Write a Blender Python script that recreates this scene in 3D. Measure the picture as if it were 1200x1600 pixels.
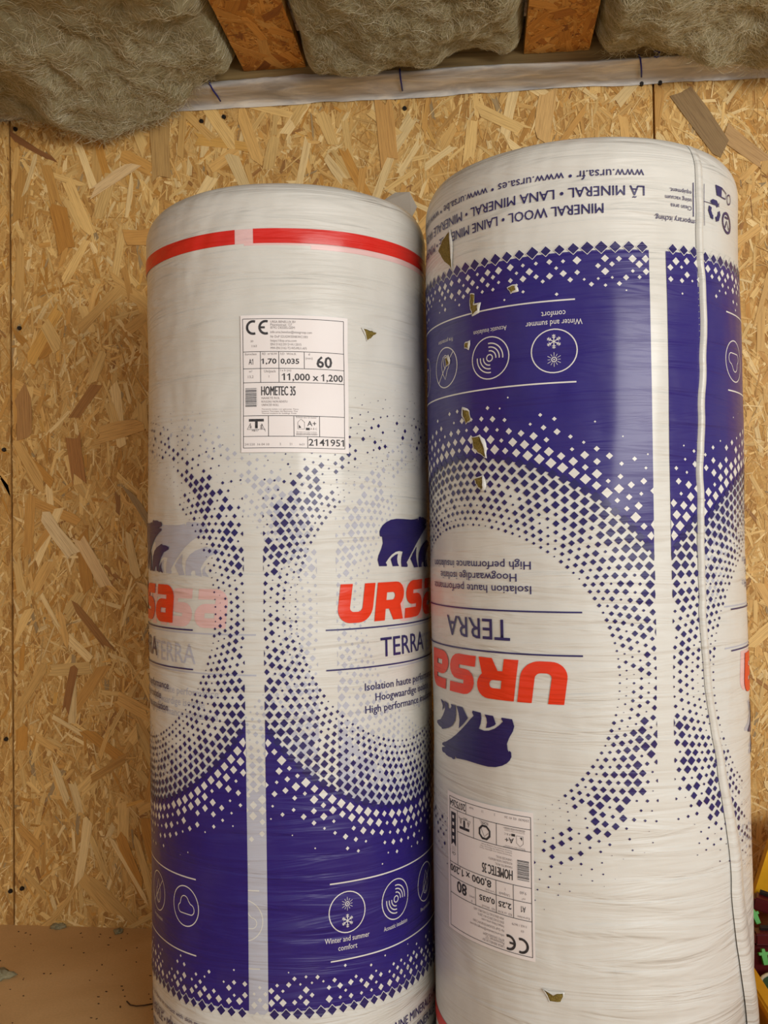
import bpy, bmesh, math, random
import numpy as np
from math import sin, cos, pi, radians, atan2, sqrt, hypot
from mathutils import Matrix, Vector
from mathutils.geometry import tessellate_polygon

for o in list(bpy.data.objects):
    bpy.data.objects.remove(o)
SC = bpy.context.scene
COL = SC.collection

# ------------------------------------------------------------------ camera
F_PX, PITCH, ROLL, YAW, CAM_Z = 1500., .02, .0135, radians(5.5), .756
cam_d = bpy.data.cameras.new('camera')
cam_d.sensor_width = 36.0
cam_d.sensor_fit = 'AUTO'
cam_d.lens = 36.0 * F_PX / 1600.0
cam_d.clip_start = .02
cam = bpy.data.objects.new('camera', cam_d)
COL.objects.link(cam)
cam.matrix_world = (Matrix.Translation((0, 0, CAM_Z)) @ Matrix.Rotation(YAW, 4, 'Z')
                    @ Matrix.Rotation(pi/2 + PITCH, 4, 'X') @ Matrix.Rotation(-ROLL, 4, 'Z'))
SC.camera = cam

# ------------------------------------------------------------------ world, light, exposure
SC.view_settings.view_transform = 'Standard'
SC.view_settings.look = 'None'
SC.view_settings.gamma = 1.0
SC.view_settings.use_curve_mapping = False
SC.view_settings.exposure = 0.0
W = bpy.data.worlds.new('daylight')
SC.world = W
W.use_nodes = True
bg = W.node_tree.nodes['Background']
bg.inputs[0].default_value = (.95, .97, 1.0, 1)
bg.inputs[1].default_value = .47


def area(name, loc, target, sx, sy, power, color):
    l = bpy.data.lights.new(name, 'AREA')
    l.shape = 'RECTANGLE'
    l.size, l.size_y, l.energy, l.color = sx, sy, power, color
    o = bpy.data.objects.new(name, l)
    COL.objects.link(o)
    o.location = loc
    o.rotation_euler = (Vector(target) - Vector(loc)).to_track_quat('-Z', 'Y').to_euler()
    return o


# daylight through the open doorway behind and to the right of the camera
area('doorway_daylight', (1.75, -1.35, 1.30), (.05, 1.4, .95), 2.0, .75, 66, (1.0, .98, .94))

# ------------------------------------------------------------------ helpers


def srgb(r, g, b):
    def f(c):
        c /= 255.
        return c/12.92 if c <= .04045 else ((c+.055)/1.055)**2.4
    return (f(r), f(g), f(b), 1.0)


class G:
    """tiny node-graph helper"""

    def __init__(s, name):
        s.m = bpy.data.materials.new(name)
        s.m.use_nodes = True
        s.t = s.m.node_tree
        s.b = s.t.nodes['Principled BSDF']
        s.out = s.t.nodes['Material Output']

    def n(s, typ, **kw):
        nd = s.t.nodes.new(typ)
        for k, v in kw.items():
            if k.startswith('i_'):
                key = k[2:]
                key = int(key) if key.isdigit() else key.replace('_', ' ')
                if hasattr(v, 'links') or isinstance(v, bpy.types.NodeSocket):
                    s.t.links.new(v, nd.inputs[key])
                else:
                    nd.inputs[key].default_value = v
            else:
                setattr(nd, k, v)
        return nd

    def link(s, a, b):
        s.t.links.new(a, b)

    def set(s, **kw):
        for k, v in kw.items():
            k = k.replace('_', ' ')
            if isinstance(v, bpy.types.NodeSocket):
                s.t.links.new(v, s.b.inputs[k])
            else:
                s.b.inputs[k].default_value = v
        return s

    def coords(s, kind='Object', scale=(1, 1, 1)):
        tc = s.n('ShaderNodeTexCoord')
        mp = s.n('ShaderNodeMapping')
        s.link(tc.outputs[kind], mp.inputs[0])
        mp.inputs['Scale'].default_value = scale
        return mp.outputs[0]

    def noise(s, vec, scale=5, detail=3, rough=.5, dist=0):
        nd = s.n('ShaderNodeTexNoise')
        s.link(vec, nd.inputs['Vector'])
        nd.inputs['Scale'].default_value = scale
        nd.inputs['Detail'].default_value = detail
        nd.inputs['Roughness'].default_value = rough
        nd.inputs['Distortion'].default_value = dist
        return nd.outputs['Fac']

    def ramp(s, fac, stops):
        nd = s.n('ShaderNodeValToRGB')
        s.link(fac, nd.inputs[0])
        e = nd.color_ramp.elements
        while len(e) < len(stops):
            e.new(.5)
        for el, (p, c) in zip(e, stops):
            el.position, el.color = p, c
        return nd.outputs[0]

    def mix(s, fac, a, b, mode='MIX'):
        nd = s.n('ShaderNodeMixRGB', blend_type=mode)
        for i, v in enumerate((fac, a, b)):
            if isinstance(v, bpy.types.NodeSocket):
                s.link(v, nd.inputs[i])
            else:
                nd.inputs[i].default_value = v
        return nd.outputs[0]

    def bump(s, h, strength=.3, dist=.001, normal=None):
        nd = s.n('ShaderNodeBump')
        s.link(h, nd.inputs['Height'])
        nd.inputs['Strength'].default_value = strength
        nd.inputs['Distance'].default_value = dist
        if normal is not None:
            s.link(normal, nd.inputs['Normal'])
        return nd.outputs[0]


def g4(v):
    return (v, v, v, 1)


# ------------------------------------------------------------------ materials
def film_mat(name, col, dirt=.12, rough=.42, coat=.36):
    """wrinkled printed plastic film; the same relief for film and print"""
    g = G(name)
    v1 = g.coords('Object', (4.5, 4.5, 46))
    v2 = g.coords('Object', (9, 9, 190))
    v3 = g.coords('Object', (1, 1, 1))
    n1 = g.noise(v1, 1.0, 3, .5, 1.0)
    n2 = g.noise(v2, 1.0, 3, .5, .6)
    n3 = g.noise(v3, 130, 3, .6)
    # wrinkles gather in patches, the film between them lies smooth
    pm = g.ramp(g.noise(g.coords('Object', (5, 5, 3)), 1.0, 3, .5, .4), [(.38, g4(.40)), (.62, g4(1))])
    h1 = g.mix(1.0, n1, pm, 'MULTIPLY')
    h2 = g.mix(1.0, n2, pm, 'MULTIPLY')
    b0 = g.bump(g.noise(g.coords('Object', (11, 11, 7)), 1.0, 2, .5, .3), .7, .008)
    b1 = g.bump(h1, 1.0, .0082, b0)
    b2 = g.bump(h2, .25, .0008, b1)
    b3 = g.bump(n3, .10, .0005, b2)
    d1 = g.noise(v3, 9, 5, .65, .5)
    fac = g.ramp(d1, [(.42, g4(0)), (.75, g4(dirt))])
    c = g.mix(fac, col, (.33, .27, .17, 1))
    g.set(Base_Color=c, Roughness=rough, Normal=b3)
    g.b.inputs['Coat Weight'].default_value = coat
    g.b.inputs['Coat Roughness'].default_value = .18
    g.b.inputs['Specular IOR Level'].default_value = .3
    return g.m


M = {}
FILM = srgb(221, 220, 213)
M['film'] = film_mat('white_film', FILM)
M['blue'] = film_mat('blue_ink', srgb(40, 24, 116), .05)
M['navy'] = film_mat('navy_ink', srgb(36, 27, 96), .05)
M['red'] = film_mat('red_ink', srgb(234, 56, 18), .05)
M['bandred'] = film_mat('band_red_ink', srgb(222, 38, 28), .05)
M['pink'] = film_mat('faded_pink_ink', srgb(236, 196, 194), .05)
M['ghost'] = film_mat('faded_blue_ink', srgb(188, 190, 202), .05)
M['ink'] = film_mat('dark_ink', srgb(48, 42, 100), .03)
M['dot'] = film_mat('unprinted_film', srgb(228, 226, 220), .08)

g = G('label_paper')
v = g.coords('Object', (1, 1, 1))
g.set(Base_Color=g.mix(g.ramp(g.noise(v, 20, 4), [(.4, g4(0)), (.8, g4(.2))]), srgb(244, 238, 236), srgb(226, 212, 206)),
      Roughness=.5, Normal=g.bump(g.noise(v, 60, 3), .15, .0006))
M['paper'] = g.m
g = G('label_ink')
v = g.coords('Object', (1, 1, 1))
g.set(Base_Color=g.mix(g.ramp(g.noise(v, 260, 2), [(.35, g4(0)), (.8, g4(.35))]), srgb(34, 32, 36), srgb(120, 116, 120)), Roughness=.6)
M['label_ink'] = g.m
g = G('label_ink_faint')
g.set(Base_Color=srgb(150, 143, 143), Roughness=.6)
M['faint_ink'] = g.m


def osb_board(name, c1, c2, c3):
    """resin-and-fines ground of the pressed board, coloured darker to paint shade between the strands"""
    g = G(name)
    v = g.coords('Object', (1, 1, 1))
    vs = g.coords('Object', (1, 1, .35))
    vo = g.n('ShaderNodeTexVoronoi', feature='F1')
    g.link(vs, vo.inputs['Vector'])
    vo.inputs['Scale'].default_value = 95
    c = g.ramp(vo.outputs['Color'], [(.15, c1), (.5, c2), (.85, c3)])
    n = g.noise(v, 240, 4, .6)
    c = g.mix(.45, c, g.ramp(n, [(.3, g4(.45)), (.7, g4(1.1))]), 'MULTIPLY')
    g.set(Base_Color=c, Roughness=.75, Normal=g.bump(vo.outputs['Distance'], .4, .002))
    return g.m


M['board'] = osb_board('osb_ground', srgb(184, 134, 68), srgb(212, 164, 90), srgb(228, 186, 114))  # darker than the strands: crevice shade is put into this colour
g = G('osb_strand')
at = g.n('ShaderNodeAttribute', attribute_name='col')
uv = g.n('ShaderNodeTexCoord').outputs['UV']
mp = g.n('ShaderNodeMapping')
g.link(uv, mp.inputs[0])
mp.inputs['Scale'].default_value = (14, 420, 1)
gr = g.noise(mp.outputs[0], 1, 4, .6, .4)
mp2 = g.n('ShaderNodeMapping')
g.link(uv, mp2.inputs[0])
mp2.inputs['Scale'].default_value = (50, 1500, 1)
gr2 = g.noise(mp2.outputs[0], 1, 2, .5)
c = g.mix(.75, at.outputs['Color'], g.ramp(gr, [(.28, (.56, .48, .40, 1)), (.5, (1, 1, 1, 1)), (.72, (1.14, 1.14, 1.12, 1))]), 'MULTIPLY')
c = g.mix(.35, c, g.ramp(gr2, [(.3, (.62, .56, .5, 1)), (.6, (1.05, 1.05, 1.05, 1))]), 'MULTIPLY')
g.set(Base_Color=c, Roughness=.62, Normal=g.bump(gr, .35, .0008))
M['strand'] = g.m

g = G('floor_board')
v = g.coords('Object', (1, 1, 1))
n = g.noise(v, 4, 5, .6, .4)
n2 = g.noise(v, 260, 3, .6)
c = g.ramp(n, [(.3, srgb(196, 158, 104)), (.55, srgb(212, 174, 120)), (.8, srgb(222, 188, 136))])
c = g.mix(.3, c, g.ramp(n2, [(.3, g4(.7)), (.7, g4(1.1))]), 'MULTIPLY')
g.set(Base_Color=c, Roughness=.8, Normal=g.bump(n2, .25, .0008))
M['floor'] = g.m

g = G('mineral_wool')
v = g.coords('Object', (1, 1, 1))
vv = g.coords('Object', (1, 1.3, .5))
n = g.noise(v, 14, 5, .6, 1.2)
n2 = g.noise(vv, 150, 5, .7, 2.5)
c = g.ramp(n, [(.28, srgb(140, 131, 96)), (.5, srgb(174, 165, 128)), (.75, srgb(200, 193, 160))])
c = g.mix(.5, c, g.ramp(n2, [(.3, g4(.6)), (.7, g4(1.15))]), 'MULTIPLY')
g.set(Base_Color=c, Roughness=.95, Normal=g.bump(n2, .8, .004))
M['wool'] = g.m
g = G('wool_fibre')
at = g.n('ShaderNodeAttribute', attribute_name='col')
g.set(Base_Color=at.outputs['Color'], Roughness=.8)
M['fibre'] = g.m
g = G('torn_wool')
v = g.coords('Object', (1, 1, 1))
n = g.noise(v, 330, 5, .7, 2)
g.set(Base_Color=g.ramp(n, [(.3, srgb(92, 76, 26)), (.55, srgb(150, 128, 56)), (.8, srgb(186, 166, 96))]), Roughness=.95, Normal=g.bump(n, .8, .003))
M['torn_wool'] = g.m

g = G('treated_timber')
v = g.coords('Object', (2.5, 40, 90))
n = g.noise(v, 1, 4, .6, .5)
g.set(Base_Color=g.ramp(n, [(.25, srgb(98, 78, 44)), (.5, srgb(142, 118, 74)), (.75, srgb(164, 140, 92))]), Roughness=.75, Normal=g.bump(n, .3, .001))
M['timber'] = g.m
g = G('membrane_film')
v = g.coords('Object', (3, 14, 14))
n = g.noise(v, 3, 4, .6, .6)
g.set(Base_Color=g.ramp(n, [(.3, srgb(160, 157, 154)), (.5, srgb(194, 190, 184)), (.72, srgb(236, 228, 212))]), Roughness=.35, Normal=g.bump(n, .5, .006))
M['membrane'] = g.m


def plain(name, col, rough=.5, metal=0., nscale=40, amt=.25):
    g = G(name)
    v = g.coords('Object', (1, 1, 1))
    n = g.noise(v, nscale, 4, .6)
    c = g.mix(amt, col, g.ramp(n, [(.3, g4(.55)), (.7, g4(1.15))]), 'MULTIPLY')
    g.set(Base_Color=c, Roughness=rough, Metallic=metal, Normal=g.bump(n, .1, .001))
    return g.m


M['screw'] = plain('black_screw', srgb(22, 20, 22), .4)
M['pen'] = plain('blue_marker', srgb(24, 32, 120), .5)
M['yellow'] = plain('yellow_plastic', srgb(232, 172, 12), .42, 0, 60, .2)
M['maroon'] = plain('maroon_plastic', srgb(92, 20, 24), .38)
M['green'] = plain('bright_green_plastic', srgb(70, 178, 54), .4)
M['dgreen'] = plain('dark_green_plastic', srgb(34, 78, 50), .4)
M['cream'] = plain('cream_plastic', srgb(214, 204, 176), .5)
M['darkmetal'] = plain('dark_metal', srgb(60, 54, 50), .4, .6)
M['crumb'] = plain('dark_crumb', srgb(74, 52, 30), .9)
g = G('translucent_film')
v = g.coords('Object', (1, 1, 1))
g.set(Base_Color=srgb(188, 180, 168), Roughness=.35, Alpha=.8, Normal=g.bump(g.noise(v, 30, 3), .4, .003))
M['clear'] = g.m


def obj(name, verts, faces, mat, parent=None, smooth=False, loc=None):
    me = bpy.data.meshes.new(name)
    me.from_pydata([tuple(v) for v in verts], [], faces)
    me.materials.append(M[mat] if isinstance(mat, str) else mat)
    if smooth:
        me.polygons.foreach_set('use_smooth', [True]*len(me.polygons))
    o = bpy.data.objects.new(name, me)
    COL.objects.link(o)
    if parent is not None:
        o.parent = parent
    if loc is not None:
        o.location = loc
    return o


def obj_bm(name, bm, mat, parent=None, smooth=False, loc=None, bevel=0):
    if bevel:
        bmesh.ops.bevel(bm, geom=bm.edges[:], offset=bevel, segments=2, affect='EDGES', clamp_overlap=True)
    me = bpy.data.meshes.new(name)
    bm.to_mesh(me)
    bm.free()
    me.materials.append(M[mat])
    if smooth:
        me.polygons.foreach_set('use_smooth', [True]*len(me.polygons))
    o = bpy.data.objects.new(name, me)
    COL.objects.link(o)
    if parent is not None:
        o.parent = parent
    if loc is not None:
        o.location = loc
    return o


def tag(o, label=None, cat=None, group=None, kind=None):
    for k, v in (('label', label), ('category', cat), ('group', group), ('kind', kind)):
        if v:
            o[k] = v
    return o


def empty(name, loc):
    o = bpy.data.objects.new(name, None)
    o.empty_display_size = .05
    COL.objects.link(o)
    o.location = loc
    return o


def box_bm(x0, x1, y0, y1, z0, z1, bm=None):
    bm = bm or bmesh.new()
    vs = [bm.verts.new((x, y, z)) for x in (x0, x1) for y in (y0, y1) for z in (z0, z1)]
    for f in ((0, 1, 3, 2), (4, 6, 7, 5), (0, 4, 5, 1), (2, 3, 7, 6), (0, 2, 6, 4), (1, 5, 7, 3)):
        bm.faces.new([vs[i] for i in f])
    return bm


def prism_bm(poly, axis, a, b, bm=None):
    """extrude a 2-D polygon along axis (0:x,1:y,2:z) from a to b"""
    bm = bm or bmesh.new()

    def P(p, c):
        q = list(p)
        q.insert(axis, c)
        return q
    A = [bm.verts.new(P(p, a)) for p in poly]
    B = [bm.verts.new(P(p, b)) for p in poly]
    bm.faces.new(A)
    bm.faces.new(B[::-1])
    n = len(poly)
    for i in range(n):
        bm.faces.new((A[i], B[i], B[(i+1) % n], A[(i+1) % n]))
    bmesh.ops.recalc_face_normals(bm, faces=bm.faces[:])
    return bm


def tube_bm(pts, rads, seg=8, bm=None):
    bm = bm or bmesh.new()
    pts = [Vector(p) for p in pts]
    rings = []
    for i, p in enumerate(pts):
        d = (pts[min(i+1, len(pts)-1)] - pts[max(i-1, 0)]).normalized()
        a = d.orthogonal().normalized() if i == 0 else (rings_a - d*rings_a.dot(d)).normalized()
        rings_a = a
        b = d.cross(a)
        r = rads[i] if hasattr(rads, '__len__') else rads
        rings.append([bm.verts.new(p + a*(r*cos(2*pi*k/seg)) + b*(r*sin(2*pi*k/seg))) for k in range(seg)])
    for A, B in zip(rings, rings[1:]):
        for k in range(seg):
            bm.faces.new((A[k], A[(k+1) % seg], B[(k+1) % seg], B[k]))
    bm.faces.new(rings[0][::-1])
    bm.faces.new(rings[-1])
    return bm


# value noise, vectorised -----------------------------------------------------
def _h(i, j, k, seed):
    n = (i.astype(np.int64)*374761393 + j.astype(np.int64)*668265263 + k.astype(np.int64)*2147483647 + seed*1274126177) & 0xffffffff
    n = ((n ^ (n >> 13))*1274126177) & 0xffffffff
    n = n ^ (n >> 16)
    return (n & 0xffff)/32767.5 - 1.


def vnoise(x, y, z, seed=0):
    x, y, z = np.broadcast_arrays(np.asarray(x, float), np.asarray(y, float), np.asarray(z, float))
    i, j, k = np.floor(x), np.floor(y), np.floor(z)
    fx, fy, fz = x-i, y-j, z-k
    fx, fy, fz = [f*f*f*(f*(f*6-15)+10) for f in (fx, fy, fz)]
    r = 0
    for a in (0, 1):
        for b in (0, 1):
            for c in (0, 1):
                w = (fx if a else 1-fx)*(fy if b else 1-fy)*(fz if c else 1-fz)
                r = r + w*_h(i+a, j+b, k+c, seed)
    return r


def fbm(x, y, z, seed=0, o=4):
    r, a = 0, 1.
    for q in range(o):
        r = r + a*vnoise(x, y, z, seed+q)
        x, y, z, a = x*2.03, y*2.03, z*2.03, a*.5
    return r


# ------------------------------------------------------------------ OSB strands
PAL = [(srgb(234, 196, 124), .30), (srgb(224, 180, 106), .28), (srgb(210, 160, 84), .17), (srgb(244, 214, 152), .14),
       (srgb(200, 146, 66), .06), (srgb(176, 150, 106), .02), (srgb(168, 120, 62), .016), (srgb(228, 178, 92), .02)]
PAL_DEEP = [(srgb(214, 156, 76), .3), (srgb(200, 138, 56), .3), (srgb(226, 176, 100), .2), (srgb(180, 116, 42), .15), (srgb(150, 92, 36), .05)]


def strand_poly(rng, L, w):
    j = lambda a: rng.uniform(-a, a)
    e = min(L*.18, .018)
    return [(-L/2+j(e), -w/2+j(w*.12)), (0+j(L*.2), -w/2+j(w*.1)), (L/2+j(e), -w/2+j(w*.12)), (L/2+j(e), j(w*.3)),
            (L/2+j(e), w/2+j(w*.12)), (0+j(L*.2), w/2+j(w*.1)), (-L/2+j(e), w/2+j(w*.12)), (-L/2+j(e), j(w*.3))]


def pick(rng, pal):
    r = rng.random()*sum(p[1] for p in pal)
    for c, w in pal:
        r -= w
        if r <= 0:
            break
    k = rng.uniform(.86, 1.12)
    return tuple(min(1, x*k) for x in c[:3]) + (1,)


def finish_strands(me, cols, uvs):
    a = me.color_attributes.new('col', 'FLOAT_COLOR', 'CORNER')
    a.data.foreach_set('color', np.asarray(cols, np.float32).ravel())
    u = me.uv_layers.new(name='UVMap')
    u.data.foreach_set('uv', np.asarray(uvs, np.float32).ravel())


def strand_field(name, parent, rng, n, bounds, to3d, lmin, lmax, wmin, wmax, depth, sig, pal=PAL):
    """fine strands of a board surface: too many to pick apart, one mesh"""
    x0, x1, z0, z1 = bounds
    V, Fc, Cc, U = [], [], [], []
    for _ in range(n):
        t = rng.random()**2.2
        L = lmin + (lmax-lmin)*t*rng.uniform(.6, 1)
        w = min(L*.5, wmin + (wmax-wmin)*rng.random()**2.5)
        a = pi/2 + rng.gauss(0, sig) if rng.random() < .75 else rng.uniform(0, pi)
        cx, cz = rng.uniform(x0, x1), rng.uniform(z0, z1)
        d = rng.uniform(.1, 1)*depth
        tl, tw = rng.uniform(-.006, .006), rng.uniform(-.03, .03)
        ca, sa = cos(a), sin(a)
        col = pick(rng, pal)
        o1, o2 = rng.uniform(0, 50), rng.uniform(0, 50)
        i = len(V)
        p = strand_poly(rng, L, w)
        for (u, q) in p:
            x = min(max(cx+u*ca-q*sa, x0), x1)
            z = min(max(cz+u*sa+q*ca, z0), z1)
            V.append(to3d(x, z, max(.00005, d+u*tl+q*tw)))
            Cc.append(col)
            U.append((u+o1, q+o2))
        Fc.append(list(range(i, i+len(p))))
    o = obj(name, V, Fc, 'strand', parent)
    finish_strands(o.data, Cc, U)
    o['kind'] = 'stuff'
    return o


def single_strand(name, parent, rng, x, z, L, w, a, bounds, to3d, d, col=None, pal=PAL):
    x0, x1, z0, z1 = bounds
    p = strand_poly(rng, L, w)
    ca, sa = cos(a), sin(a)
    col = col or pick(rng, pal)
    V, U = [], []
    for h in (d, max(0, d-.0008)):
        for (u, q) in p:
            X = min(max(x+u*ca-q*sa, x0), x1)
            Z = min(max(z+u*sa+q*ca, z0), z1)
            V.append(to3d(X, Z, h))
            U.append((u, q))
    n = len(p)
    Fc = [list(range(n))] + [[i, n+i, n+(i+1) % n, (i+1) % n] for i in range(n)]
    o = obj(name, V, Fc, 'strand', parent)
    o1, o2 = rng.uniform(0, 50), rng.uniform(0, 50)
    idx = [i for f in Fc for i in f]
    finish_strands(o.data, [col]*len(idx), [(U[i][0]+o1, U[i][1]+o2) for i in idx])
    return o


# ------------------------------------------------------------------ the setting
WALL_Y, TOP_Z = 1.805, 1.70
wall = obj_bm('wall_back', box_bm(-1.7, 1.7, 1.818, 1.90, 0, TOP_Z), 'board')
tag(wall, 'back wall clad in pale oriented strand board sheets', 'wall', kind='structure')
rng = random.Random(11)
to_wall = lambda x, z, d: (x, WALL_Y-d, z)
SEAMS = [(-1.65, -.9095), (-.9055, .3365), (.3405, 1.5)]
big = []
for k, (x0, x1) in enumerate(SEAMS):
    bm = box_bm(x0, x1, WALL_Y, 1.8185, 0, 1.69)
    pn = obj_bm('osb_panel', bm, 'board', wall)
    vx0, vx1 = max(x0, -1.35), min(x1, 1.15)
    area_m = (vx1-vx0)*1.64
    fine = k == 0
    strand_field('fine_strands', pn, rng, int(area_m*(13000 if fine else 11000)), (vx0, vx1, 0, 1.64), to_wall,
                 .010, .055 if fine else .080, .0009, .005 if fine else .010, .0011, .6)
    b = (vx0, vx1, 0, 1.64)
    # biggest strands as pieces of their own; most of them where the rolls leave the board bare
    n = {0: 24, 1: 196, 2: 80}[k]
    for q in range(n):
        for _ in range(60):
            x, z = rng.uniform(max(vx0, -.98), min(vx1, .8)), rng.uniform(0.0, 1.60)
            hid = (-.56 < x < .52 and z < 1.27)
            if not hid:
                break
        L = rng.uniform(.045, .125)*(.6 if fine else 1)
        w = rng.uniform(.008, .024)*(.6 if fine else 1)
        a = pi/2+rng.gauss(0, .6)
        single_strand('strand', pn, rng, x, z, L, w, a, b, to_wall, rng.uniform(.0011, .0019))
    big.append(pn)
# some strands one can recognise in the photograph
for (x, z, L, w, a, c) in [(-.800, 1.355, .105, .034, radians(105), srgb(196, 140, 62)), (-.650, 1.335, .055, .030, radians(0), srgb(214, 162, 86)),
                           (-.815, .762, .098, .026, radians(127), srgb(240, 214, 162)), (-.775, .905, .08, .030, radians(97), srgb(180, 126, 66)),
                           (-.69, .96, .085, .030, radians(12), srgb(224, 178, 104)), (.425, 1.50, .125, .040, radians(122), srgb(150, 122, 80)),
                           (-.742, .70, .11, .022, radians(120), srgb(236, 202, 146)), (-.62, .63, .09, .02, radians(125), srgb(232, 196, 136)),
                           (.14, 1.535, .09, .030, radians(80), srgb(226, 184, 116)), (-.16, 1.52, .12, .034, radians(97), srgb(214, 164, 92)),
                           (-.70, 1.45, .10, .020, radians(32), srgb(236, 204, 150)), (-.79, .46, .085, .016, radians(78), srgb(164, 114, 60)),
                           (-.86, 1.52, .11, .010, radians(150), srgb(146, 98, 54)), (-.88, .99, .10, .030, radians(92), srgb(186, 140, 82)),
                           (.50, 1.45, .10, .030, radians(140), srgb(196, 158, 104)), (-.60, 1.50, .12, .036, radians(92), srgb(196, 158, 96))]:
    pn = big[1] if x < .3365 else big[2]
    x0, x1 = SEAMS[1 if x < .3365 else 2]
    single_strand('strand', pn, rng, x, z, L, w, a, (x0, x1, 0, 1.69), to_wall, .0021+rng.uniform(0, .0009), c)
bm = bmesh.new()
bmesh.ops.create_cone(bm, cap_ends=True, segments=12, radius1=.0046, radius2=.0034, depth=.004)
bmesh.ops.rotate(bm, verts=bm.verts[:], matrix=Matrix.Rotation(pi/2, 3, 'X'))
sm = bpy.data.meshes.new('screw_head')
bm.to_mesh(sm)
bm.free()
sm.materials.append(M['screw'])
for (x, z) in [(-.889, 1.165), (-.922, .926), (-.914, .0655), (-.8905, .071), (.317, 1.579), (.3505, 1.579), (-.124, 1.558), (-.4745, 1.561), (-.519, 1.555), (-.895, 1.56), (-.921, .36)]:
    o = bpy.data.objects.new('screw_head', sm)
    COL.objects.link(o)
    o.location = (x, WALL_Y-.0028, z)
    o.parent = big[0] if x < -.907 else big[1] if x < .338 else big[2]

fl = obj_bm('floor', box_bm(-1.9, 2.2, -1.2, 1.90, -.04, 0), 'floor')
tag(fl, 'dusty brown board floor with scattered specks', 'floor', kind='structure')
cl = obj_bm('ceiling', box_bm(-1.9, 1.9, .1, 1.90, TOP_Z+.045, TOP_Z+.075), 'board')
tag(cl, 'board deck above the wool-filled ceiling bays', 'ceiling', kind='structure')
wl = obj_bm('wall_left', box_bm(-1.74, -1.65, .1, 1.90, 0, TOP_Z+.045), 'board')
tag(wl, 'side wall of plain strand board', 'wall', kind='structure')

# ledger timber with its membrane
led = obj_bm('trim_1', box_bm(-1.6, 1.6, 1.747, 1.803, 1.600, 1.69), 'timber')
tag(led, 'treated timber ledger along the top of the strand board wall', 'beam', kind='structure')
nx, ny = 500, 14
V, Fc = [], []
xs = np.linspace(-1.55, 1.55, nx)
prof = [(1.7458, 1.6030), (1.7440, 1.6012), (1.7432, 1.5988), (1.7440, 1.5962), (1.748, 1.594), (1.755, 1.5925), (1.763, 1.591), (1.771, 1.5898), (1.779, 1.5885),
        (1.787, 1.587), (1.794, 1.5855), (1.799, 1.584), (1.8015, 1.581), (1.8022, 1.577)]
for j, (y, z) in enumerate(prof):
    nn = fbm(xs*14, j*.45, 0, 5, 3)*.0022
    n2 = vnoise(xs*6, j*.2, 3, 9)*.0022
    for x, a, b in zip(xs, nn, n2):
        V.append((x, y-abs(a)*.6, z+a*.8+(b if j < 5 else 0)))
for j in range(ny-1):
    for i in range(nx-1):
        Fc.append((j*nx+i, j*nx+i+1, (j+1)*nx+i+1, (j+1)*nx+i))
mem = obj('membrane', V, Fc, 'membrane', led, True)
mem['label'] = 'whitish plastic membrane folded over the ledger'
for (x, dx, hook) in [(-.481, .010, 0), (-.127, .001, 0), (.308, .012, 0), (.333, .006, 1)]:
    pts = [(x-dx*.5, 1.7415, 1.604), (x-dx*.3, 1.7395, 1.597), (x, 1.753, 1.5895), (x+dx*.3, 1.771, 1.5868), (x+dx*.5, 1.786, 1.584)]
    if hook:
        pts = [(x+.006*cos(t), 1.7405, 1.603+.006*sin(t)) for t in (2.5, 1.6, .6, -.6, -1.6, -2.4)]
    obj_bm('pen_mark', tube_bm(pts[::-1], .0016, 6), 'pen', led, True)

# OSB battens under the ceiling bays
SZ = 1.62
to_ceil = lambda x, y, d: (x, y, SZ-d)
rng = random.Random(5)
for k, (xc, lab) in enumerate([(-.361, 'orange-brown strand board batten beside the drooping wool batt'), (.157, 'strand board batten with a frayed pale edge between two ceiling wool batts'),
                               (-1.20, 'strand board batten hidden behind the drooping wool batt'), (.675, 'strand board batten beyond the wool over the yellow tote')]):
    hw = .0585
    y0, y1 = .12, 1.7455
    o = obj_bm('osb_batten', box_bm(xc-hw, xc+hw, y0, y1, SZ, SZ+.022), 'board')
    tag(o, lab, 'batten', 'strand board battens under the ceiling')
    if k < 2:
        strand_field('fine_strands', o, rng, 2600, (xc-hw, xc+hw, 1.0, y1), to_ceil, .012, .06, .002, .012, .0007, .8, PAL_DEEP)
        for q in range(46):
            single_strand('strand', o, rng, rng.uniform(xc-hw, xc+hw), rng.uniform(1.25, y1), rng.uniform(.03, .075), rng.uniform(.007, .022), pi/2+rng.gauss(0, .7),
                          (xc-hw, xc+hw, 1.0, y1), to_ceil, rng.uniform(.0008, .0014), None, PAL_DEEP)

# ------------------------------------------------------------------ mineral wool batts
WOOLC = [srgb(194, 183, 144), srgb(176, 164, 122), srgb(210, 201, 168), srgb(164, 150, 108), srgb(222, 215, 188)]


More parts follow.
